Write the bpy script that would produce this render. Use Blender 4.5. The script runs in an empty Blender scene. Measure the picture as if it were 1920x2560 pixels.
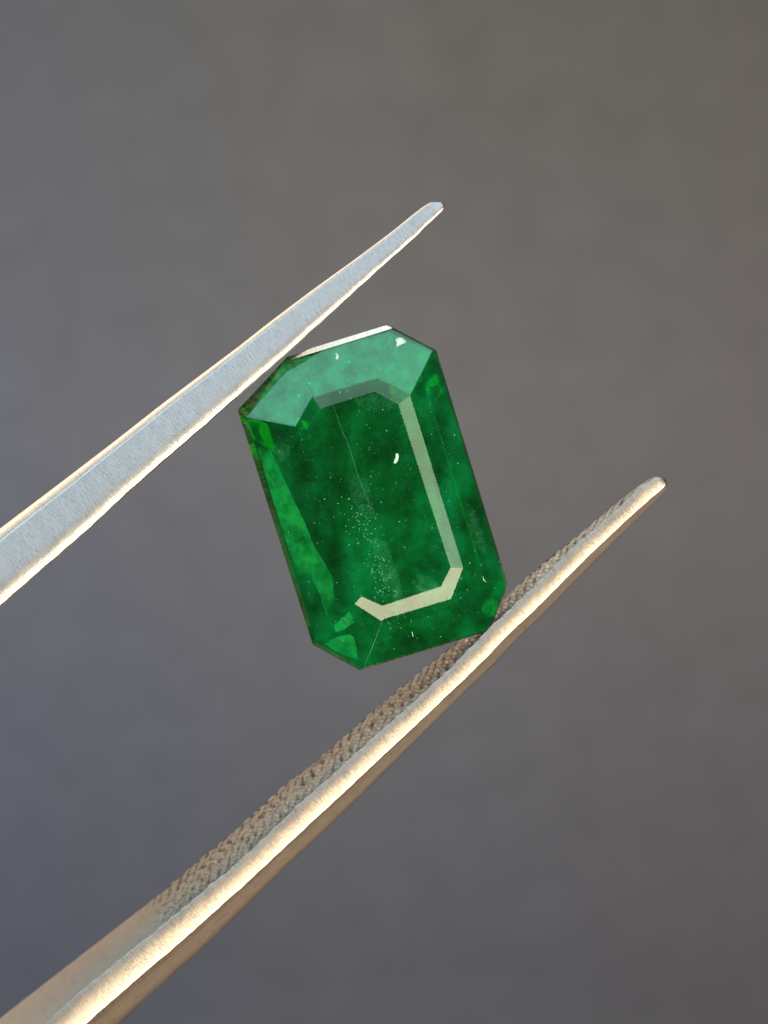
import bpy, bmesh, math, random
import numpy as np
from mathutils import Vector, noise

# Scene unit: 1 unit = 1 mm.  100 px of the 1920 x 2560 photograph = 1 mm in the plane of the stone.
S = bpy.context.scene
COL = S.collection
S.unit_settings.system = 'METRIC'
S.unit_settings.scale_length = 0.001
R = math.radians

# ------------------------------------------------------------------ camera
CAM_D = 200.0
cd = bpy.data.cameras.new('camera')
cam = bpy.data.objects.new('camera', cd); COL.objects.link(cam)
cam.location = (0, -CAM_D, 0); cam.rotation_euler = (R(90), 0, 0)
cd.sensor_fit = 'VERTICAL'; cd.sensor_height = 24.0; cd.sensor_width = 18.0
cd.lens = 24.0 * CAM_D / 25.6
cd.clip_start = 1; cd.clip_end = 5000
cd.dof.use_dof = True; cd.dof.focus_distance = CAM_D + 0.3; cd.dof.aperture_fstop = 0.13
S.camera = cam

# ------------------------------------------------------------------ world
w = bpy.data.worlds.new('World'); S.world = w; w.use_nodes = True
bg = w.node_tree.nodes['Background']
bg.inputs['Color'].default_value = (0.56, 0.50, 0.44, 1); bg.inputs['Strength'].default_value = 0.085

# ------------------------------------------------------------------ lamps
def lamp(name, azi, off, dist, wid, hei, rad, color, roll=0.0, shift=0.0):
    """Soft unseen area lamp, added for light and reflections: azi = direction round the view axis, off = angle away from the camera."""
    d = Vector((math.sin(R(off))*math.cos(R(azi)), -math.cos(R(off)), math.sin(R(off))*math.sin(R(azi))))
    l = bpy.data.lights.new(name, 'AREA'); l.shape = 'RECTANGLE'; l.size = wid; l.size_y = hei
    l.energy = rad*math.pi*wid*hei; l.color = color
    o = bpy.data.objects.new(name, l); COL.objects.link(o)
    o.location = d*dist
    q = d.to_track_quat('Z', 'Y')
    # lay the lamp's long side square to the direction azi, whatever the tracking did
    from mathutils import Matrix
    z = d; t = Vector((-math.sin(R(azi)), 0, math.cos(R(azi))))
    t = (t*math.cos(R(roll)) + z.cross(t)*math.sin(R(roll))).normalized()
    y = z.cross(t).normalized()
    o.matrix_world = Matrix.Translation(d*dist+t*shift) @ Matrix((t, y, z)).transposed().to_4x4()
    return o
lamp('key_light', -50.5, 28, 600, 590, 440, 7.4, (1.0, 0.86, 0.62), shift=-75)
lamp('key_light_side', -50.5, 28, 600, 148, 440, 3.1, (0.92, 0.92, 0.80), shift=296)  # added dimmer panel beside the key, weakening the right strip's reflection
lamp('cool_panel_high', 106, 56, 600, 1000, 400, 2.3, (0.56, 0.86, 1.0))  # added panel standing in for sky, reflected by the upper facets
lamp('cool_panel_front', 100, 22, 620, 430, 230, 1.4, (0.70, 0.85, 1.0))  # added panel standing in for sky, reflected by the upper arm's face
lamp('warm_fill_side', 138, 112, 520, 520, 420, 2.3, (1.0, 0.82, 0.62))  # added fill without a seen source, warms grip face and upper bevel
lamp('warm_fill_low', -41, 102, 520, 480, 360, 0.42, (1.0, 0.74, 0.50))  # added fill without a seen source, lifts the lower arm's underside

S.view_settings.view_transform = 'Standard'; S.view_settings.look = 'None'
S.view_settings.exposure = 0.0; S.view_settings.gamma = 1.0
S.render.engine = 'CYCLES'
S.cycles.max_bounces = 16; S.cycles.transmission_bounces = 14; S.cycles.glossy_bounces = 6
S.cycles.volume_bounces = 2; S.cycles.use_denoising = True
S.cycles.caustics_refractive = True; S.cycles.caustics_reflective = True; S.cycles.blur_glossy = 0.5
S.cycles.sample_clamp_indirect = 12

# ------------------------------------------------------------------ helpers
def P(px, py, y=0.0):
    k = (CAM_D+y)/CAM_D          # the same sight line, however deep the point lies
    return Vector((k*(px-960)/100.0, y, k*(1280-py)/100.0))

def thing(name, label, cat, loc):
    o = bpy.data.objects.new(name, None); COL.objects.link(o)
    o.location = loc; o.empty_display_size = 1
    o['label'] = label; o['category'] = cat
    return o

def link(name, me, mats, parent=None, kind=None, label=None):
    o = bpy.data.objects.new(name, me); COL.objects.link(o)
    for m in (mats if isinstance(mats, (list, tuple)) else [mats]):
        me.materials.append(m)
    if parent is not None:
        o.parent = parent
        root = parent
        off = Vector((0, 0, 0))
        while root is not None:
            off += root.location; root = root.parent
        o.location = -off
        # meshes are written in scene coordinates
    if kind: o['kind'] = kind
    if label: o['label'] = label
    return o

def nt(name):
    m = bpy.data.materials.new(name); m.use_nodes = True
    t = m.node_tree; t.nodes.clear()
    return m, t, t.nodes, t.links

def N(ns, typ, **kw):
    n = ns.new(typ)
    for k, v in kw.items():
        if k in n.inputs: n.inputs[k].default_value = v
        else: setattr(n, k, v)
    return n

def ramp(ns, stops):
    n = ns.new('ShaderNodeValToRGB'); e = n.color_ramp.elements
    e[0].position, e[0].color = stops[0][0], stops[0][1]
    e[1].position, e[1].color = stops[-1][0], stops[-1][1]
    for p, c in stops[1:-1]:
        x = e.new(p); x.color = c
    return n

# ------------------------------------------------------------------ materials
def metal(name, base, rough, su, sv, bump, dark=0.5, pits=True):
    """Brushed steel; UV is in mm (along the arm, across it)."""
    m, t, ns, ln = nt(name)
    out = ns.new('ShaderNodeOutputMaterial'); b = ns.new('ShaderNodeBsdfPrincipled')
    ln.new(b.outputs[0], out.inputs[0])
    b.inputs['Metallic'].default_value = 1.0
    uv = ns.new('ShaderNodeUVMap'); uv.uv_map = 'uv'
    mp = ns.new('ShaderNodeMapping'); mp.inputs['Scale'].default_value = (su, sv, 1)
    ln.new(uv.outputs[0], mp.inputs[0])
    a = N(ns, 'ShaderNodeTexNoise', Scale=1.0, Detail=5.0, Roughness=0.65); ln.new(mp.outputs[0], a.inputs['Vector'])
    mp2 = ns.new('ShaderNodeMapping'); mp2.inputs['Scale'].default_value = (0.8, 2.0, 1)
    ln.new(uv.outputs[0], mp2.inputs[0])
    c = N(ns, 'ShaderNodeTexNoise', Scale=1.3, Detail=3.0); ln.new(mp2.outputs[0], c.inputs['Vector'])
    r = ramp(ns, [(0.30, (base[0]*dark, base[1]*dark, base[2]*dark, 1)), (0.52, (*base, 1))])
    ln.new(a.outputs['Fac'], r.inputs[0])
    col = r.outputs[0]
    if pits:
        v = N(ns, 'ShaderNodeTexVoronoi', Scale=1.0); mp3 = ns.new('ShaderNodeMapping')
        mp3.inputs['Scale'].default_value = (6.0, 4.0, 1); ln.new(uv.outputs[0], mp3.inputs[0]); ln.new(mp3.outputs[0], v.inputs['Vector'])
        rp = ramp(ns, [(0.05, (0.35, 0.33, 0.32, 1)), (0.12, (1, 1, 1, 1))]); ln.new(v.outputs['Distance'], rp.inputs[0])
        mx = N(ns, 'ShaderNodeMix', data_type='RGBA', blend_type='MULTIPLY'); mx.inputs[0].default_value = 0.7
        ln.new(col, mx.inputs[6]); ln.new(rp.outputs[0], mx.inputs[7]); col = mx.outputs[2]
    ln.new(col, b.inputs['Base Color'])
    rr = N(ns, 'ShaderNodeMapRange'); rr.inputs['To Min'].default_value = rough-0.07; rr.inputs['To Max'].default_value = rough+0.1
    ln.new(c.outputs['Fac'], rr.inputs[0]); ln.new(rr.outputs[0], b.inputs['Roughness'])
    bp = N(ns, 'ShaderNodeBump', Strength=1.0, Distance=bump); ln.new(a.outputs['Fac'], bp.inputs['Height'])
    ln.new(bp.outputs[0], b.inputs['Normal'])
    return m

STEEL = metal('brushed_steel_cross_ground', (0.66, 0.64, 0.62), 0.28, 34, 4.5, 0.006, 0.72)
STEEL_WARM_LIT = metal('warm_lit_steel_cross_ground', (0.62, 0.53, 0.45), 0.30, 34, 4.5, 0.008, 0.55)  # same steel, with the tint of warm light put into its base colour
SIDE = metal('brushed_steel_long_ground', (0.64, 0.57, 0.50), 0.33, 2.4, 34, 0.005, 0.72)
GRIP = metal('worn_grip_steel', (0.84, 0.69, 0.55), 0.40, 3.0, 2.0, 0.004, 0.75)
GRIP.node_tree.nodes['Principled BSDF'].inputs['Metallic'].default_value = 0.35
def groove_dark(m):
    """Darker base colour in the grooves of the serration; the crests keep theirs."""
    t = m.node_tree; ns, ln = t.nodes, t.links; b = ns['Principled BSDF']
    src = b.inputs['Base Color'].links[0].from_socket
    at = ns.new('ShaderNodeAttribute'); at.attribute_name = 'crest'
    r = ramp(ns, [(0.0, (0.08, 0.065, 0.05, 1)), (0.35, (0.45, 0.40, 0.36, 1)), (0.8, (1, 1, 1, 1))]); ln.new(at.outputs['Fac'], r.inputs[0])
    mx = N(ns, 'ShaderNodeMix', data_type='RGBA', blend_type='MULTIPLY'); mx.inputs[0].default_value = 1
    ln.new(src, mx.inputs[6]); ln.new(r.outputs[0], mx.inputs[7]); ln.new(mx.outputs[2], b.inputs['Base Color'])
groove_dark(GRIP)

def emerald_mat():
    m, t, ns, ln = nt('emerald_crystal')
    out = ns.new('ShaderNodeOutputMaterial')
    g = N(ns, 'ShaderNodeBsdfGlass', IOR=1.62, Roughness=0.01)
    g.inputs['Color'].default_value = (0.96, 1, 0.97, 1)
    tc = ns.new('ShaderNodeTexCoord')
    n1 = N(ns, 'ShaderNodeTexNoise', Scale=1.0, Detail=8.0, Roughness=0.64, Distortion=0.15); ln.new(tc.outputs['Object'], n1.inputs['Vector'])
    n2 = N(ns, 'ShaderNodeTexNoise', Scale=9.0, Detail=3.0, Roughness=0.6); ln.new(tc.outputs['Object'], n2.inputs['Vector'])
    r = ramp(ns, [(0.32, (0.0, 0.085, 0.014, 1)), (0.50, (0.0, 0.21, 0.042, 1)), (0.74, (0.0, 0.37, 0.095, 1))])
    ln.new(n1.outputs['Fac'], r.inputs[0])
    # colour zoning of the crystal: broad deeper and paler growth zones
    mz = ns.new('ShaderNodeMapping'); mz.inputs['Rotation'].default_value = (0, R(17), 0); mz.inputs['Scale'].default_value = (0.75, 0.4, 0.28)
    mz.inputs['Location'].default_value = (2.3, 0, 1.1)
    ln.new(tc.outputs['Object'], mz.inputs[0])
    nz = N(ns, 'ShaderNodeTexNoise', Scale=1.0, Detail=3.0, Roughness=0.5, Distortion=0.4); ln.new(mz.outputs[0], nz.inputs['Vector'])
    rz = ramp(ns, [(0.34, (0.50, 0.50, 0.42, 1)), (0.50, (0.90, 0.90, 0.85, 1)), (0.62, (1.1, 1.1, 1.2, 1))]); ln.new(nz.outputs['Fac'], rz.inputs[0])
    mq = N(ns, 'ShaderNodeMix', data_type='RGBA', blend_type='MULTIPLY'); mq.inputs[0].default_value = 1
    ln.new(r.outputs[0], mq.inputs[6]); ln.new(rz.outputs[0], mq.inputs[7])
    d = ns.new('ShaderNodeBsdfDiffuse'); ln.new(mq.outputs[2], d.inputs[0])
    gl = N(ns, 'ShaderNodeBsdfGlossy', Roughness=0.02)
    fr = N(ns, 'ShaderNodeFresnel', IOR=1.95)
    m1 = ns.new('ShaderNodeMixShader'); ln.new(fr.outputs[0], m1.inputs[0]); ln.new(d.outputs[0], m1.inputs[1]); ln.new(gl.outputs[0], m1.inputs[2])
    m2 = ns.new('ShaderNodeMixShader')
    sh = N(ns, 'ShaderNodeMapRange'); sh.inputs['From Min'].default_value = 0.35; sh.inputs['From Max'].default_value = 0.65
    sh.inputs['To Min'].default_value = 0.36; sh.inputs['To Max'].default_value = 0.46; ln.new(n1.outputs['Fac'], sh.inputs[0]); ln.new(sh.outputs[0], m2.inputs[0])
    ln.new(g.outputs[0], m2.inputs[1]); ln.new(m1.outputs[0], m2.inputs[2])
    # faint polish relief
    bp = N(ns, 'ShaderNodeBump', Strength=1.0, Distance=0.0006); ln.new(n2.outputs['Fac'], bp.inputs['Height'])
    for x in (g, gl): ln.new(bp.outputs[0], x.inputs['Normal'])
    ln.new(m2.outputs[0], out.inputs[0])
    va = N(ns, 'ShaderNodeVolumeAbsorption', Density=2.6); va.inputs['Color'].default_value = (0.0, 0.80, 0.42, 1)
    ln.new(va.outputs[0], out.inputs['Volume'])
    return m
EMERALD = emerald_mat()

def plain(name, col, rough=0.6, spec=0.4):
    m, t, ns, ln = nt(name)
    out = ns.new('ShaderNodeOutputMaterial'); b = ns.new('ShaderNodeBsdfPrincipled'); ln.new(b.outputs[0], out.inputs[0])
    tc = ns.new('ShaderNodeTexCoord'); n1 = N(ns, 'ShaderNodeTexNoise', Scale=20.0, Detail=3.0); ln.new(tc.outputs['Object'], n1.inputs['Vector'])
    r = ramp(ns, [(0.3, (col[0]*0.7, col[1]*0.7, col[2]*0.7, 1)), (0.6, (*col, 1))]); ln.new(n1.outputs['Fac'], r.inputs[0])
    ln.new(r.outputs[0], b.inputs['Base Color']); b.inputs['Roughness'].default_value = rough
    b.inputs['Specular IOR Level'].default_value = spec
    return m
DUST = plain('pale_dust', (0.17, 0.40, 0.26))
FLECK = plain('pale_green_inclusion', (0.25, 0.60, 0.40))
CHIP = plain('frosted_chip', (0.60, 0.80, 0.72))

# ------------------------------------------------------------------ backdrop
BACK_V = [(0.0, (0.106, 0.108, 0.138, 1)), (0.25, (0.140, 0.142, 0.175, 1)), (0.55, (0.180, 0.178, 0.202, 1)), (1.0, (0.150, 0.147, 0.156, 1))]
BACK_H = [(0.0, (0.90, 0.96, 1.12, 1)), (0.45, (1, 1, 1, 1)), (1.0, (0.90, 0.84, 0.82, 1))]
def backdrop():
    m, t, ns, ln = nt('soft_grey_surface')
    out = ns.new('ShaderNodeOutputMaterial'); b = ns.new('ShaderNodeBsdfPrincipled'); ln.new(b.outputs[0], out.inputs[0])
    tc = ns.new('ShaderNodeTexCoord')
    # base colour ramps wobbled by noise: darkest below, bluer left, browner right
    n1 = N(ns, 'ShaderNodeTexNoise', Scale=0.016, Detail=1.0, Roughness=0.4); ln.new(tc.outputs['Object'], n1.inputs['Vector'])
    sx = ns.new('ShaderNodeSeparateXYZ'); ln.new(tc.outputs['Object'], sx.inputs[0])
    def fade(src, lo, hi, amp):
        q = N(ns, 'ShaderNodeMapRange'); q.inputs['From Min'].default_value = lo; q.inputs['From Max'].default_value = hi
        ln.new(src, q.inputs[0])
        k = N(ns, 'ShaderNodeMath', operation='MULTIPLY_ADD'); ln.new(n1.outputs['Fac'], k.inputs[0]); k.inputs[1].default_value = amp; k.inputs[2].default_value = -amp/2
        a_ = N(ns, 'ShaderNodeMath', operation='ADD'); ln.new(q.outputs[0], a_.inputs[0]); ln.new(k.outputs[0], a_.inputs[1]); return a_.outputs[0]
    r = ramp(ns, BACK_V); ln.new(fade(sx.outputs['Z'], -34, 34, 0.25), r.inputs[0])
    rx = ramp(ns, BACK_H); ln.new(fade(sx.outputs['X'], -26, 26, 0.25), rx.inputs[0])
    m0 = N(ns, 'ShaderNodeMix', data_type='RGBA', blend_type='MULTIPLY'); m0.inputs[0].default_value = 1
    ln.new(r.outputs[0], m0.inputs[6]); ln.new(rx.outputs[0], m0.inputs[7])
    n2 = N(ns, 'ShaderNodeTexNoise', Scale=0.5, Detail=4.0); ln.new(tc.outputs['Object'], n2.inputs['Vector'])
    r2 = ramp(ns, [(0.3, (0.85, 0.85, 0.85, 1)), (0.7, (1, 1, 1, 1))]); ln.new(n2.outputs['Fac'], r2.inputs[0])
    mx = N(ns, 'ShaderNodeMix', data_type='RGBA', blend_type='MULTIPLY'); mx.inputs[0].default_value = 1
    ln.new(m0.outputs[2], mx.inputs[6]); ln.new(r2.outputs[0], mx.inputs[7])
    ln.new(mx.outputs[2], b.inputs['Base Color']); b.inputs['Roughness'].default_value = 0.9
    b.inputs['Specular IOR Level'].default_value = 0.2
    bm = bmesh.new()
    n = 24; H = 900.0
    grid = [[bm.verts.new((-H+2*H*i/n, 330+6*noise.noise(Vector((i*0.4, j*0.4, 0))), -H+2*H*j/n)) for j in range(n+1)] for i in range(n+1)]
    for i in range(n):
        for j in range(n):
            bm.faces.new((grid[i][j], grid[i+1][j], grid[i+1][j+1], grid[i][j+1]))
    me = bpy.data.meshes.new('backdrop'); bm.to_mesh(me); bm.free()
    for p in me.polygons: p.use_smooth = True
    o = link('backdrop', me, m, None, 'structure')
backdrop()

# ------------------------------------------------------------------ emerald
# outlines in photograph pixels, corners in the order: left-lower-left ... clockwise
# sides:   left, top-left cut, top, top-right cut, right, bottom-right cut, bottom, bottom-left cut
# corner k lies between side k-1 and side k
GIRDLE = [(782, 1612), (594, 1025), (718, 892), (979, 817), (1091, 876), (1270, 1463), (1223, 1577), (899, 1676)]
CROWN = [(788, 1604), (615, 1040), (700, 906), (979, 823), (1082, 875), (1266, 1464), (1221, 1573), (904, 1671)]
STEP = [(882, 1514), (734.5, 1069), (780.5, 997), (942.5, 945), (1025, 991), (1160, 1421.5), (1124, 1497), (957.6, 1549)]
TABLE = [(903.6, 1491), (764, 1071), (804, 1020), (935.6, 979), (993, 1009), (1128, 1418), (1103, 1465), (958.5, 1515.5)]
H_STEP, H_CROWN, H_GIRDLE = 0.082, 0.70, 0.85
GY = 0.0

def gem_planes():
    rings = []
    rings.append([P(*c, GY) for c in TABLE])
    rings.append([P(*c, GY+H_STEP) for c in STEP])
    rings.append([P(*c, GY+H_CROWN) for c in CROWN])
    rings.append([P(*c, GY+H_GIRDLE) for c in GIRDLE])
    cen = sum((P(*c) for c in GIRDLE), Vector())/8
    low = [Vector((v.x, GY+H_GIRDLE+0.14, v.z)) for v in rings[3]]
    rings.append(low)
    def inset(ring, d, dy):
        # shrink every side by d
        out = []
        n = len(ring)
        lines = []
        for i in range(n):
            a, b = ring[i], ring[(i+1) % n]
            e = Vector((b.x-a.x, 0, b.z-a.z)).normalized()
            nr = Vector((e.z, 0, -e.x))
            if nr.dot(Vector((a.x-cen.x, 0, a.z-cen.z))) < 0: nr = -nr
            lines.append((nr, nr.dot(a)-d))
        for i in range(n):
            (n1, c1), (n2, c2) = lines[i-1], lines[i]
            det = n1.x*n2.z-n1.z*n2.x
            out.append(Vector(((c1*n2.z-c2*n1.z)/det, ring[0].y+dy, (n1.x*c2-n2.x*c1)/det)))
        return out
    planes = []
    for k in range(len(rings)-1):
        A, B = rings[k], rings[k+1]
        for i in range(8):
            j = (i+1) % 8
            q = [A[i], A[j], B[j], B[i]]
            c = sum(q, Vector())/4
            nrm = (q[2]-q[0]).cross(q[3]-q[1]).normalized()
            rad = Vector((c.x-cen.x, 0, c.z-cen.z))
            if nrm.dot(rad) < 0: nrm = -nrm
            planes.append((c, nrm))
    # pavilion: three steps, each side its own plane
    ins = [(0.95, 1.15), (0.80, 0.62), (0.9, 0.36)]
    y0 = low[0].y; base = low; d = 0; dy = 0
    for (dd, hh) in ins:
        for i in range(8):
            a, b = low[i], low[(i+1) % 8]
            e = Vector((b.x-a.x, 0, b.z-a.z)).normalized(); nr = Vector((e.z, 0, -e.x))
            if nr.dot(Vector((a.x-cen.x, 0, a.z-cen.z))) < 0: nr = -nr
            pt = (a+b)/2 - nr*d + Vector((0, dy, 0))
            nrm = (nr*hh + Vector((0, 1, 0))*dd).normalized()
            planes.append((pt, nrm))
        d += dd; dy += hh
    planes.append((Vector((cen.x, GY, cen.z)), Vector((0, -1, 0))))
    return planes, cen

planes, GC = gem_planes()
def stone_mesh():
    bm = bmesh.new()
    bmesh.ops.create_cube(bm, size=30)
    for v in bm.verts: v.co += GC
    for (c, n) in planes:
        g = list(bm.verts)+list(bm.edges)+list(bm.faces)
        r = bmesh.ops.bisect_plane(bm, geom=g, dist=1e-6, plane_co=c, plane_no=n, clear_outer=True)
        ed = [e for e in r['geom_cut'] if isinstance(e, bmesh.types.BMEdge)]
        if ed:
            try: bmesh.ops.contextual_create(bm, geom=ed)
            except Exception: pass
    bmesh.ops.remove_doubles(bm, verts=bm.verts, dist=0.002)
    bmesh.ops.recalc_face_normals(bm, faces=bm.faces)
    # tiny worn bevel on the facet junctions
    bmesh.ops.bevel(bm, geom=list(bm.edges), offset=0.003, segments=1, affect='EDGES', profile=0.5)
    bmesh.ops.recalc_face_normals(bm, faces=bm.faces)
    me = bpy.data.meshes.new('stone'); bm.to_mesh(me); bm.free()
    return me

gem = thing('emerald', 'deep green octagonal step-cut emerald with pale reflecting facets, held between the tweezer arms', 'gemstone', Vector((GC.x, H_GIRDLE, GC.z)))
stone = link('stone', stone_mesh(), EMERALD, gem)

def crown_y(x, z):
    """Depth of the stone's front surface below the point (x, z)."""
    best = GY
    for (c, n) in planes:
        if n.y < -1e-4:
            y = c.y - (n.x*(x-c.x)+n.z*(z-c.z))/n.y
            best = max(best, y)
    return best

def inside_px(px, py, ring, m=0.0):
    s = 0
    for i in range(8):
        a, b = ring[i], ring[(i+1) % 8]
        L = math.hypot(b[0]-a[0], b[1]-a[1])
        c = ((b[0]-a[0])*(py-a[1])-(b[1]-a[1])*(px-a[0]))/L
        if c < m: return False
    return True

def blob(bm, c, rx, ry, rz, rot, rnd):
    r = bmesh.ops.create_icosphere(bm, subdivisions=1, radius=1.0)
    ca, sa = math.cos(rot), math.sin(rot)
    for v in r['verts']:
        k = 1+rnd.uniform(-0.3, 0.3)
        x, y, z = v.co.x*rx*k, v.co.y*ry, v.co.z*rz*k
        v.co = Vector((c.x+x*ca-z*sa, c.y+y, c.z+x*sa+z*ca))

def dust():
    rnd = random.Random(4); bm = bmesh.new(); n = 0
    while n < 210:
        px, py = rnd.uniform(600, 1270), rnd.uniform(820, 1676)
        if not inside_px(px, py, CROWN, 8): continue
        p = P(px, py); y = crown_y(p.x, p.z)
        r = 0.008+0.010*rnd.random()**3
        blob(bm, Vector((p.x, y-r*0.2, p.z)), r*rnd.uniform(0.8, 1.6), r*0.5, r, rnd.uniform(0, 3.1), rnd); n += 1
    # denser band of scratches and lint near the lower middle
    for k in range(150):
        t = rnd.random()
        px = 880+120*t+rnd.gauss(0, 20); py = 1270+280*t+rnd.gauss(0, 22)
        p = P(px, py); y = crown_y(p.x, p.z); r = 0.010
        blob(bm, Vector((p.x, y-0.001, p.z)), r*rnd.uniform(0.8, 3.2), 0.004, r*0.8, rnd.uniform(0, 3.1), rnd)
    me = bpy.data.meshes.new('dust_specks'); bm.to_mesh(me); bm.free(); return me
link('dust_specks', dust(), DUST, gem, 'stuff')

def flecks():
    rnd = random.Random(9); bm = bmesh.new(); n = 0
    while n < 1500:
        px, py = rnd.uniform(640, 1240), rnd.uniform(880, 1620)
        if not inside_px(px, py, CROWN, 45): continue
        if noise.noise(Vector((px/90, py/90, 3))) < rnd.uniform(-0.35, 0.35): continue
        p = P(px, py); y = crown_y(p.x, p.z)
        q = Vector((p.x, y+rnd.uniform(0.04, 1.1), p.z)); r = 0.006+0.012*rnd.random()**2
        blob(bm, q, r*rnd.uniform(0.8, 2.4), r*0.5, r*0.8, rnd.uniform(0, 3.1), rnd); n += 1
    me = bpy.data.meshes.new('inclusion_flecks'); bm.to_mesh(me); bm.free(); return me
link('inclusion_flecks', flecks(), FLECK, gem, 'stuff')

def polyline_ribbon(name, pts, wdt, mat, depth=0.0, thick=0.006, label=None):
    bm = bmesh.new(); prev = None
    P3 = []
    for (px, py) in pts:
        p = P(px, py); P3.append(Vector((p.x, crown_y(p.x, p.z)+depth, p.z)))
    for i, c in enumerate(P3):
        a = P3[max(0, i-1)]; b = P3[min(len(P3)-1, i+1)]
        d = (b-a); d.y = 0; d.normalize(); n_ = Vector((d.z, 0, -d.x))
        ww = wdt*(1.0 if 0 < i < len(P3)-1 else 0.35)
        ring = [bm.verts.new(c+n_*ww), bm.verts.new(c+Vector((0, -thick, 0))), bm.verts.new(c-n_*ww), bm.verts.new(c+Vector((0, thick, 0)))]
        if prev:
            for k in range(4): bm.faces.new((prev[k], prev[(k+1) % 4], ring[(k+1) % 4], ring[k]))
        else: bm.faces.new(ring)
        prev = ring
    bm.faces.new(prev[::-1])
    bmesh.ops.recalc_face_normals(bm, faces=bm.faces)
    me = bpy.data.meshes.new(name); bm.to_mesh(me); bm.free()
    return link(name, me, mat, gem, None, label)
polyline_ribbon('healed_fracture', [(834, 1014), (846, 1052), (858, 1084), (868, 1104), (880, 1140), (892, 1180), (905, 1215), (922, 1256), (940, 1300)], 0.011, FLECK, 0.01)
polyline_ribbon('painted_edge_glint', [(956, 1553), (934, 1610), (910, 1668)], 0.004, FLECK, -0.003)  # facet edge highlight painted as a thin pale ribbon
polyline_ribbon('surface_pit', [(1208, 1440), (1209, 1450), (1216, 1456)], 0.012, CHIP, -0.002)
polyline_ribbon('surface_pit', [(1030, 1580), (1033, 1592)], 0.022, CHIP, -0.002)

def plate(name, pts, depth, mat, thick=0.03, soft=True, label=None, amp=1.0, facing=None):
    """A thin solid lying a little under the stone's surface, its rim marked in a colour attribute."""
    c2 = (sum(p[0] for p in pts)/len(pts), sum(p[1] for p in pts)/len(pts))
    bm = bmesh.new(); lay = bm.verts.layers.float_color.new('soft')
    # resample the outline
    out = []
    for i in range(len(pts)):
        a, b = pts[i], pts[(i+1) % len(pts)]
        for k in range(6): out.append((a[0]+(b[0]-a[0])*k/6, a[1]+(b[1]-a[1])*k/6))
    def plate_y(x, z): return crown_y(x, z)+depth
    if facing is not None:
        # a flat parting plane inside the stone, turned towards azimuth `facing`
        gx, gz = math.cos(R(facing))*0.30, math.sin(R(facing))*0.30
        y0 = max(crown_y(P(*q).x, P(*q).z)-gx*P(*q).x-gz*P(*q).z for q in out)+depth
        def plate_y(x, z): return y0+gx*x+gz*z
    rows = []
    for j, f in enumerate((1.0, 0.92, 0.76, 0.5, 0.25)):
        row = []
        for (x, y) in out:
            px, py = c2[0]+(x-c2[0])*f, c2[1]+(y-c2[1])*f
            p = P(px, py); v = bm.verts.new((p.x, plate_y(p.x, p.z)+0.03*noise.noise(Vector((px/20, py/20, 0))), p.z))
            g_ = min(1.0, j/(3.0*soft)) if soft else 1.0
            g_ = g_*amp; v[lay] = (g_, g_, g_, 1); row.append(v)
        rows.append(row)
    n = len(out)
    for j in range(len(rows)-1):
        for i in range(n):
            bm.faces.new((rows[j][i], rows[j][(i+1) % n], rows[j+1][(i+1) % n], rows[j+1][i]))
    bm.faces.new(rows[-1])
    # the back of the plate, one thickness deeper, and its rim
    back = [[bm.verts.new((v.co.x, v.co.y+thick, v.co.z)) for v in row] for row in rows]
    for j, row in enumerate(back):
        for i, v in enumerate(row): v[lay] = rows[j][i][lay]
    for j in range(len(rows)-1):
        for i in range(n):
            bm.faces.new((back[j][i], back[j+1][i], back[j+1][(i+1) % n], back[j][(i+1) % n]))
    bm.faces.new(back[-1][::-1])
    for i in range(n): bm.faces.new((rows[0][i], back[0][i], back[0][(i+1) % n], rows[0][(i+1) % n]))
    bmesh.ops.recalc_face_normals(bm, faces=bm.faces)
    me = bpy.data.meshes.new(name); bm.to_mesh(me); bm.free()
    return link(name, me, mat, gem, None, label)

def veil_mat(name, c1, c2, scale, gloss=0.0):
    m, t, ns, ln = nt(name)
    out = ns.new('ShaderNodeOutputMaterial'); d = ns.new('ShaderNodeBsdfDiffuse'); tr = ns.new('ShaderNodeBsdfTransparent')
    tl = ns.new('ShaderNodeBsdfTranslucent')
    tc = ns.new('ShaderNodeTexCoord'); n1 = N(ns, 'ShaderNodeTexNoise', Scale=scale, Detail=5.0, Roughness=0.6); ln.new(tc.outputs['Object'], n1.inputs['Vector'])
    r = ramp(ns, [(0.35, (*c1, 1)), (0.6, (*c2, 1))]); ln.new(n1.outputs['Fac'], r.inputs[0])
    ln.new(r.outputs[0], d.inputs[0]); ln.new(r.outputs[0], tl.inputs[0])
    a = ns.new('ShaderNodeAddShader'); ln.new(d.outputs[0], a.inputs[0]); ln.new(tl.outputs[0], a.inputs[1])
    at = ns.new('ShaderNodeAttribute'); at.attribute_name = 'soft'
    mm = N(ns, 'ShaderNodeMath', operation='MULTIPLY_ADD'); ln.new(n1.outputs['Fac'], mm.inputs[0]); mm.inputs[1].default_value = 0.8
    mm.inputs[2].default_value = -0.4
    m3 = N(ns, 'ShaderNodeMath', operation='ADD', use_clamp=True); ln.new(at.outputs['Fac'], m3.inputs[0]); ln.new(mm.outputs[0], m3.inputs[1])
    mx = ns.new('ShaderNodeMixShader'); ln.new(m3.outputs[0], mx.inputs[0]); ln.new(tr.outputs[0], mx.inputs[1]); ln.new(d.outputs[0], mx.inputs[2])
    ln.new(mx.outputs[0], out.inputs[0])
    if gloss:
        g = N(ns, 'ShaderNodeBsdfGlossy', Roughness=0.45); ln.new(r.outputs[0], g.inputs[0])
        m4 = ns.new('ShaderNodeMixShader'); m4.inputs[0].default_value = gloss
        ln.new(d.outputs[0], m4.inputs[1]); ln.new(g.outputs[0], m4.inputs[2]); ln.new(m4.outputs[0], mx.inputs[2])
    return m
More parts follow.
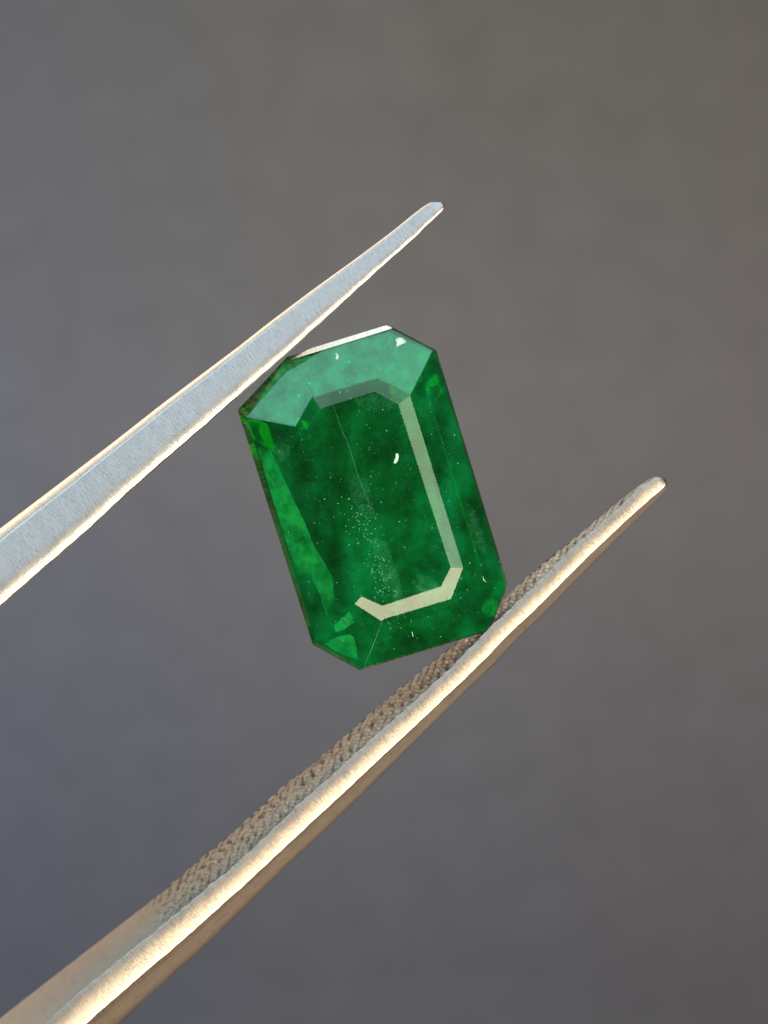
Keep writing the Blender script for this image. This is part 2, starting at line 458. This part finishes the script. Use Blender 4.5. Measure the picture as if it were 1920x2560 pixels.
GLOW = veil_mat('painted_corner_glow', (0.0, 0.72, 0.06), (0.01, 0.95, 0.14), 3.0, 0.22)  # glow in the lower right corner, painted as a soft green plate
GLOWB = veil_mat('painted_green_glow', (0.0, 0.30, 0.035), (0.05, 1.0, 0.28), 1.6)  # light thrown back by the rear facets, painted as bright green plates
plate('painted_glow_shade', [(640, 1112), (668, 1110), (690, 1150), (715, 1205), (739, 1256), (765, 1310), (789, 1371), (815, 1410), (835, 1449), (838, 1500), (818, 1545), (800, 1490), (778, 1440), (748, 1440), (722, 1380), (680, 1250)], 0.03, GLOWB, soft=0.34, label='long bright green glow painted along the left side')
plate('painted_glow_shade', [(812, 1610), (826, 1600), (841, 1594), (874, 1585), (884, 1592), (892, 1621), (894, 1650), (867, 1640), (838, 1628)], 0.03, GLOWB, soft=False, label='painted green glow wedge in the lower left corner')
plate('painted_glow_shade', [(834, 1564), (874, 1527), (886, 1556), (862, 1574), (838, 1581)], 0.03, GLOWB, soft=0.34)
TEALHAZE = veil_mat('painted_teal_haze', (0.0, 0.62, 0.27), (0.02, 0.90, 0.46), 2.2)  # luminous haze of the upper facets, painted as teal plates under them
plate('inclusion_and_painted_haze', [(784, 996), (772, 975), (722, 903), (820, 872), (980, 824), (996, 850), (962, 930), (946, 945), (860, 970)], 0.015, TEALHAZE, amp=0.85, soft=0.34)
plate('inclusion_and_painted_haze', [(936, 944), (972, 828), (1082, 876), (1028, 988)], 0.018, TEALHAZE, amp=0.85, soft=0.34)
plate('inclusion_and_painted_haze', [(734, 1068), (618, 1041), (702, 908), (742, 906), (784, 990)], 0.018, TEALHAZE, amp=0.75, soft=0.34)
SHADEV = veil_mat('painted_facet_shade', (0.0, 0.012, 0.003), (0.0, 0.035, 0.008), 3.0)  # facets lying dark inside the stone, their shade painted as deep green plates
plate('painted_glow_shade', [(880, 1578), (912, 1556), (950, 1560), (928, 1606), (906, 1662), (899, 1655), (896, 1618), (887, 1590)], 0.025, SHADEV, soft=False, label='painted shade wedge beside the lower left corner facet edge')
plate('painted_glow_shade', [(798, 1604), (838, 1583), (884, 1568), (882, 1580), (840, 1592), (806, 1612)], 0.025, SHADEV, soft=False)
plate('painted_glow_shade', [(619, 1050), (650, 1056), (648, 1080), (662, 1108), (640, 1106), (628, 1080)], 0.02, SHADEV, amp=0.8)
plate('painted_glow_shade', [(1084, 886), (1098, 900), (1118, 960), (1108, 985), (1090, 940)], 0.02, SHADEV, amp=0.7)
plate('painted_glow_shade', [(775, 1475), (800, 1480), (808, 1530), (800, 1585), (782, 1560)], 0.02, SHADEV, amp=0.7)
plate('painted_glow_shade', [(1208, 1500), (1232, 1492), (1250, 1510), (1238, 1540), (1212, 1548), (1200, 1525)], 0.04, GLOW, amp=0.42)
HAZE = veil_mat('milky_green_cloud', (0.02, 0.30, 0.12), (0.22, 0.62, 0.42), 7.0)
def oval(cx, cy, a, b, rot, n=10):
    c, s_ = math.cos(R(rot)), math.sin(R(rot)); rnd = random.Random(int(cx+cy))
    out = []
    for k in range(n):
        t = -2*math.pi*k/n; q = rnd.uniform(0.8, 1.2); x, y = a*q*math.cos(t), b*q*math.sin(t)
        out.append((cx+x*c-y*s_, cy+x*s_+y*c))
    return out
for (cx, cy, a_, b_, rot, am) in [(968, 1420, 26, 95, -22, 0.42), (700, 1130, 26, 26, 0, 0.36), (1070, 1470, 38, 30, 20, 0.40), (940, 1010, 60, 26, 10, 0.28), (1190, 1330, 20, 60, -17, 0.30), (905, 1240, 30, 60, -20, 0.28)]:
    plate('inclusion_and_painted_haze', oval(cx, cy, a_, b_, rot), 0.05, HAZE, 0.02, True, None, am)
CHIPM = veil_mat('frosted_chip_surface', (0.35, 0.62, 0.50), (0.72, 0.88, 0.80), 12.0)
plate('surface_pit', [(990, 1134), (995, 1134), (997, 1141), (995, 1151), (990, 1158), (984, 1158), (986, 1151), (989, 1144)], -0.006, CHIP, 0.005, False, label='comma-shaped white pit on the table')
plate('surface_pit', [(988, 846), (996, 841), (1006, 842), (1015, 848), (1016, 856), (1007, 863), (999, 862), (995, 870), (989, 868), (991, 858)], -0.006, CHIPM, 0.005, True, label='round frosted chip near the top right corner')
plate('surface_pit', [(837, 880), (842, 880), (847, 889), (846, 898), (841, 899), (838, 894), (841, 888)], -0.006, CHIPM, 0.005, True)
# pale strip: painted reflection highlight along the upper end of the girdle
def girdle_highlight():
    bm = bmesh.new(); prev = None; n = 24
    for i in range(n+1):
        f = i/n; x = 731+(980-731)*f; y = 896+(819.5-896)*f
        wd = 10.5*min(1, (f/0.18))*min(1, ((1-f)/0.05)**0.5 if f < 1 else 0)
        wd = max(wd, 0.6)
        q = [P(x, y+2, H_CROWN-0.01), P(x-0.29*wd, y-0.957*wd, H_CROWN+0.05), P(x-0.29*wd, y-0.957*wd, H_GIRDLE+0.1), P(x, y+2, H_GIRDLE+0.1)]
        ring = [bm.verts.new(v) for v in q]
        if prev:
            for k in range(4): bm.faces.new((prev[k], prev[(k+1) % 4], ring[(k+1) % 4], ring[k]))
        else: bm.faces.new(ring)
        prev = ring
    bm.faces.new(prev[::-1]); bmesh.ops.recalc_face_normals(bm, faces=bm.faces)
    me = bpy.data.meshes.new('painted_girdle_glint'); bm.to_mesh(me); bm.free()
    link('painted_girdle_glint', me, plain('painted_white_highlight', (0.82, 0.87, 0.90), 0.45), gem)
girdle_highlight()

# ------------------------------------------------------------------ tweezers
class Line:
    """A photographed contour as p(s) in arm coordinates (mm)."""
    def __init__(self, pts, o, a, n, pre=None):
        v = []
        for (x, y) in pts:
            q = ((x-o[0])/100.0, (y-o[1])/100.0)
            v.append((q[0]*a[0]+q[1]*a[1], q[0]*n[0]+q[1]*n[1]))
        v.sort(); self.s = np.array([k[0] for k in v]); self.p = np.array([k[1] for k in v])
    def __call__(self, s):
        S_, P_ = self.s, self.p
        if s < S_[0]: return P_[0]+(P_[1]-P_[0])/(S_[1]-S_[0])*(s-S_[0]) if self.flat is None else P_[0]+self.flat*(s-S_[0])
        return float(np.interp(s, S_, P_))
    flat = None

def smooth_line(L, s, k=0.35):
    return (L(s-k)+2*L(s)+L(s+k))/4

def sstep(a, b, x):
    t = min(1, max(0, (x-a)/(b-a) if b != a else 1.0)); return t*t*(3-2*t)

def arm(parent, o, tip, lines, bands, s0, yfront, depth_fn, back_in, ridge_wave, label, seed, inner_side, inner_line=None, knurl_amp=0.05, knurl_end=None, land=1.0, face_mat=None):
    """o: pixel origin, tip: pixel of the tip.  lines = (first outline, last outline) across the
    front; bands = function s -> [(fraction, tilt degrees)] across the front."""
    a = np.array([tip[0]-o[0], tip[1]-o[1]], float); L = np.hypot(*a)/100; a /= np.hypot(*a)
    n = np.array([-a[1], a[0]])      # image right-hand (lower right) side
    if n[0] < 0: n = -n
    l0 = Line(lines[0], o, a, n); l1 = Line(lines[1], o, a, n)
    li = Line(inner_line, o, a, n) if inner_line else None
    def pos(s, p, y):
        return P(o[0]+(s*a[0]+p*n[0])*100, o[1]+(s*a[1]+p*n[1])*100, y)
    NS = int((L-s0)/0.035); NF = 90
    ss = [s0+(L-s0)*i/NS for i in range(NS+1)]
    # squeeze the last stations so that the tip is round
    verts = []; faces = []; fm = []; uvs = []
    gv = []; gf = []; guv = []
    NB = 10; NI = 34
    rings = []; gr = []
    for s in ss:
        e = 1.0
        p0, p1 = smooth_line(l0, s, 0.12), smooth_line(l1, s, 0.12)
        t_end = (L-s)
        wave = ridge_wave(s)
        mid = (p0+p1)/2; half = (p1-p0)/2
        hw = half
        tr = 0.20
        if t_end < tr:
            e = math.sqrt(max(0.0, 1-((tr-t_end)/tr)**2)); hw = half*max(e, 0.12)
        a0, a1 = mid-hw, mid+hw
        if inner_side == 'first': a0 += wave
        else: a1 += wave
        bl = bands(s, L)
        fr = [b[0] for b in bl]; tl = [b[1] for b in bl]
        y = 0; ys = []; ps = []
        prev = None
        for k in range(NF+1):
            f = k/NF
            p = a0+(a1-a0)*f
            tilt = float(np.interp(f, fr, tl))
            if prev is not None: y += math.tan(R(tilt))*(p-prev)
            prev = p; ys.append(y); ps.append(p)
        ymin = min(ys); roll = 0.07*(1-e)
        ys = [v-ymin+yfront(s)+roll for v in ys]
        D = depth_fn(s, L)*max(e, 0.15)
        ring = []
        for k in range(NF+1):
            ring.append((pos(s, ps[k], ys[k]), (s, ps[k])))
        yl, yr = ys[-1], ys[0]
        yb = max(yl, yr)+D
        bi = back_in*D
        # outer far side and back
        if inner_side == 'first':
            pi_back = (li(s) if li else a0-bi)
            pi_back = min(pi_back, a0-0.0)*e + mid*(1-e) if li else a0+bi
            po_back = a1-bi
            for k in range(1, NB+1):
                f = k/NB
                ring.append((pos(s, a1+(po_back-a1)*f-0.10*math.sin(math.pi*f)*hw*0, yl+(yb-yl)*f), (s, a1+(yb-yl)*f)))
            ring.append((pos(s, (po_back+pi_back)/2, yb+0.02), (s, 0)))
            ring.append((pos(s, pi_back, yb), (s, 0.5)))
            gr.append([(s, a0+(pi_back-a0)*j/NI, yr+(yb-yr)*j/NI, j/NI, (yb-yr)*j/NI, e) for j in range(NI+1)])
        else:
            pi_back = a1-bi; po_back = a0+bi*0.6
            gr.append([(s, a1+(pi_back-a1)*j/NI, yl+(yb-yl)*j/NI, j/NI, (yb-yl)*j/NI, e) for j in range(NI+1)])
            ring.append((pos(s, pi_back, yb), (s, 0.5)))
            ring.append((pos(s, (po_back+pi_back)/2, yb+0.02), (s, 0)))
            for k in range(1, NB+1):
                f = 1-k/NB
                f = f if k < NB else 0.04
                ring.append((pos(s, a0+(po_back-a0)*f, yr+(yb-yr)*f), (s, -(yb-yr)*f)))
        rings.append(ring)
    M = len(rings[0])
    # body (open only where the grip face closes it)
    for r in rings:
        for (v, uv) in r: verts.append(v); uvs.append(uv)
    for i in range(len(rings)-1):
        for k in range(M):
            k2 = k+1
            if k2 == M:
                if inner_side == 'first': continue
                k2 = 0
            if inner_side != 'first' and k == NF: continue
            faces.append((i*M+k, i*M+k2, (i+1)*M+k2, (i+1)*M+k))
            fm.append(0 if k < NF*land else 1)
    faces.append(tuple(range((len(rings)-1)*M, len(rings)*M))); fm.append(0)
    faces.append(tuple(range(M))[::-1]); fm.append(0)
    me = bpy.data.meshes.new('arm'); me.from_pydata([tuple(v) for v in verts], [], faces)
    ul = me.uv_layers.new(name='uv')
    for lp in me.loops: ul.data[lp.index].uv = uvs[lp.vertex_index]
    for p_ in me.polygons: p_.use_smooth = len(p_.vertices) == 4; p_.material_index = fm[p_.index]
    bm = bmesh.new(); bm.from_mesh(me); bmesh.ops.recalc_face_normals(bm, faces=bm.faces); bm.to_mesh(me); bm.free()
    ob = link('arm', me, [face_mat or STEEL, SIDE], parent, None, label)
    # grip face: the serrated inside of the arm
    s_tip = L
    gm = bpy.data.meshes.new('serrated_grip'); V = []; U = []; F = []; G = []
    sg = -1.0 if inner_side == 'first' else 1.0
    for row in gr:
        for (s, p, y, j, dy, e) in row:
            k = 1.0
            if knurl_end is not None: k = sstep(knurl_end-0.5, knurl_end+1.6, s)
            wp = 2.4*noise.noise(Vector((s*0.9, dy*0.9, seed)))
            h = 1.3*min(abs(math.sin(s*math.pi/0.34+dy*math.pi/0.7+wp)), abs(math.sin(s*math.pi/0.30-dy*math.pi/1.7-wp)))**0.75-0.4
            h = h*0.8 + 0.4*noise.noise(Vector((s*2.0, dy*2.2, seed+7))) + 0.15*noise.noise(Vector((s*5, dy*6, seed+3)))
            k2 = k*(0.35+0.65*sstep(0.0, 5.0, s_tip-s))
            edge = min(1.0, j*9)*k2*(1-0.75*sstep(0.45, 1.0, j))
            d = knurl_amp*h*edge*e
            V.append(tuple(pos(s, p+sg*(d-knurl_amp*0.35*edge), y))); U.append((s, dy)); G.append(1-k+k*sstep(-0.25, 0.60, h))
    n2 = NI+1
    for i in range(len(gr)-1):
        for k in range(NI):
            F.append((i*n2+k, i*n2+k+1, (i+1)*n2+k+1, (i+1)*n2+k))
    gm.from_pydata(V, [], F)
    ul = gm.uv_layers.new(name='uv')
    for lp in gm.loops: ul.data[lp.index].uv = U[lp.vertex_index]
    ga = gm.attributes.new('crest', 'FLOAT', 'POINT'); ga.data.foreach_set('value', G)
    for p_ in gm.polygons: p_.use_smooth = True
    bm = bmesh.new(); bm.from_mesh(gm); bmesh.ops.recalc_face_normals(bm, faces=bm.faces); bm.to_mesh(gm); bm.free()
    g = bpy.data.objects.new('serrated_grip', gm); COL.objects.link(g); gm.materials.append(GRIP)
    g.parent = ob
    return ob, pos, l0, l1

tw = thing('tweezers', 'brushed steel tweezers with two tapering arms, serrated inside, gripping the green stone by its corners', 'tweezers', P(-900, 2900, 3))

# left arm ---------------------------------------------------------------
UP_L = [(0, 1320), (160, 1199), (279, 1108), (400, 1013), (520, 923), (600, 863), (671, 807), (776, 728), (894, 643), (982, 577), (1035, 534), (1065, 511), (1088, 501), (1112, 499)]
LO_L = [(0, 1519), (113, 1420), (225, 1323), (310, 1242), (400, 1162), (516, 1062), (593, 993), (655, 938), (703, 897), (776, 830), (835, 777), (894, 723), (965, 658), (1035, 596), (1071, 560), (1100, 533), (1112, 524)]
def bands_left(s, L):
    u = max(0.0, min(1.0, (L-s)/14.0))      # 0 at the tip
    up = 0.11+0.07*u
    return [(0, -66), (up*0.45, -47), (up*0.99, -40), (up+0.004, -12), (0.60, -10), (0.70, -8), (0.78, -3), (0.84, 0), (0.88, 2.5), (0.95, 5.5), (1.0, 55)]
arm(tw, (0, 1418), (1109, 508), (UP_L, LO_L), bands_left, -8.0, lambda s: 0.30,
    lambda s, L: 0.7+0.42*(L-s), 0.03,
    lambda s: 0.010*noise.noise(Vector((s*2.0, 1, 0)))+0.004*math.sin(s*2*math.pi/0.55+2*noise.noise(Vector((s, 4, 0)))),
    'upper arm seen on its flat pale blue-grey edge', 11.0, 'last', None, 0.04)

# right arm --------------------------------------------------------------
RIDGE = [(118, 2555), (207, 2473), (400, 2317), (606, 2146), (731, 2025), (850, 1919), (914, 1860), (1021, 1766), (1134, 1663), (1221, 1572), (1300, 1499), (1360, 1440), (1435, 1365), (1536, 1279), (1606, 1213), (1640, 1192), (1668, 1180)]
LO_R = [(297, 2560), (400, 2466), (506, 2372), (700, 2182), (813, 2076), (900, 1991), (1035, 1858), (1141, 1752), (1238, 1658), (1300, 1590), (1341, 1553), (1447, 1444), (1536, 1353), (1597, 1293), (1662, 1228), (1672, 1216)]
INNER = [(0, 2546), (400, 2235), (500, 2150), (592, 2073), (705, 1970), (789, 1905), (914, 1795), (1004, 1718), (1069, 1665), (1153, 1598), (1220, 1535), (1300, 1459), (1372, 1396), (1449, 1336), (1522, 1273), (1606, 1207), (1640, 1190), (1668, 1180)]
def bands_right(s, L):
    u = max(0.0, min(1.0, (L-s)/16.0))
    br = 0.68-0.14*u                         # where the bright land ends
    w_ = 0.30-0.14*u                         # width of the pale strip by the ridge
    br += 0.12*(1-min(1.0, u/0.08))
    return [(0, -24), (0.03, -14), (w_*0.6, -7), (w_, -4), (w_+0.10, -1.0), (br-0.12, 1.8), (br, 4), (br+0.03, 40), (br+0.25, 46), (1.0, 66)]
arm(tw, (208, 2560), (1668, 1204), (RIDGE, LO_R), bands_right, -8.0, lambda s: 0.62,
    lambda s, L: 0.9+0.40*(L-s), 0.10,
    lambda s: 0.024*noise.noise(Vector((s*2.0, 9, 0)))+0.018*(abs(math.sin(s*math.pi/0.42+1.5*noise.noise(Vector((s*0.8, 2, 0)))))-0.5),
    'lower arm with bright warm edge and rough serrated inside face', 23.0, 'first', INNER, 0.15, 2.6, 0.66, STEEL_WARM_LIT)
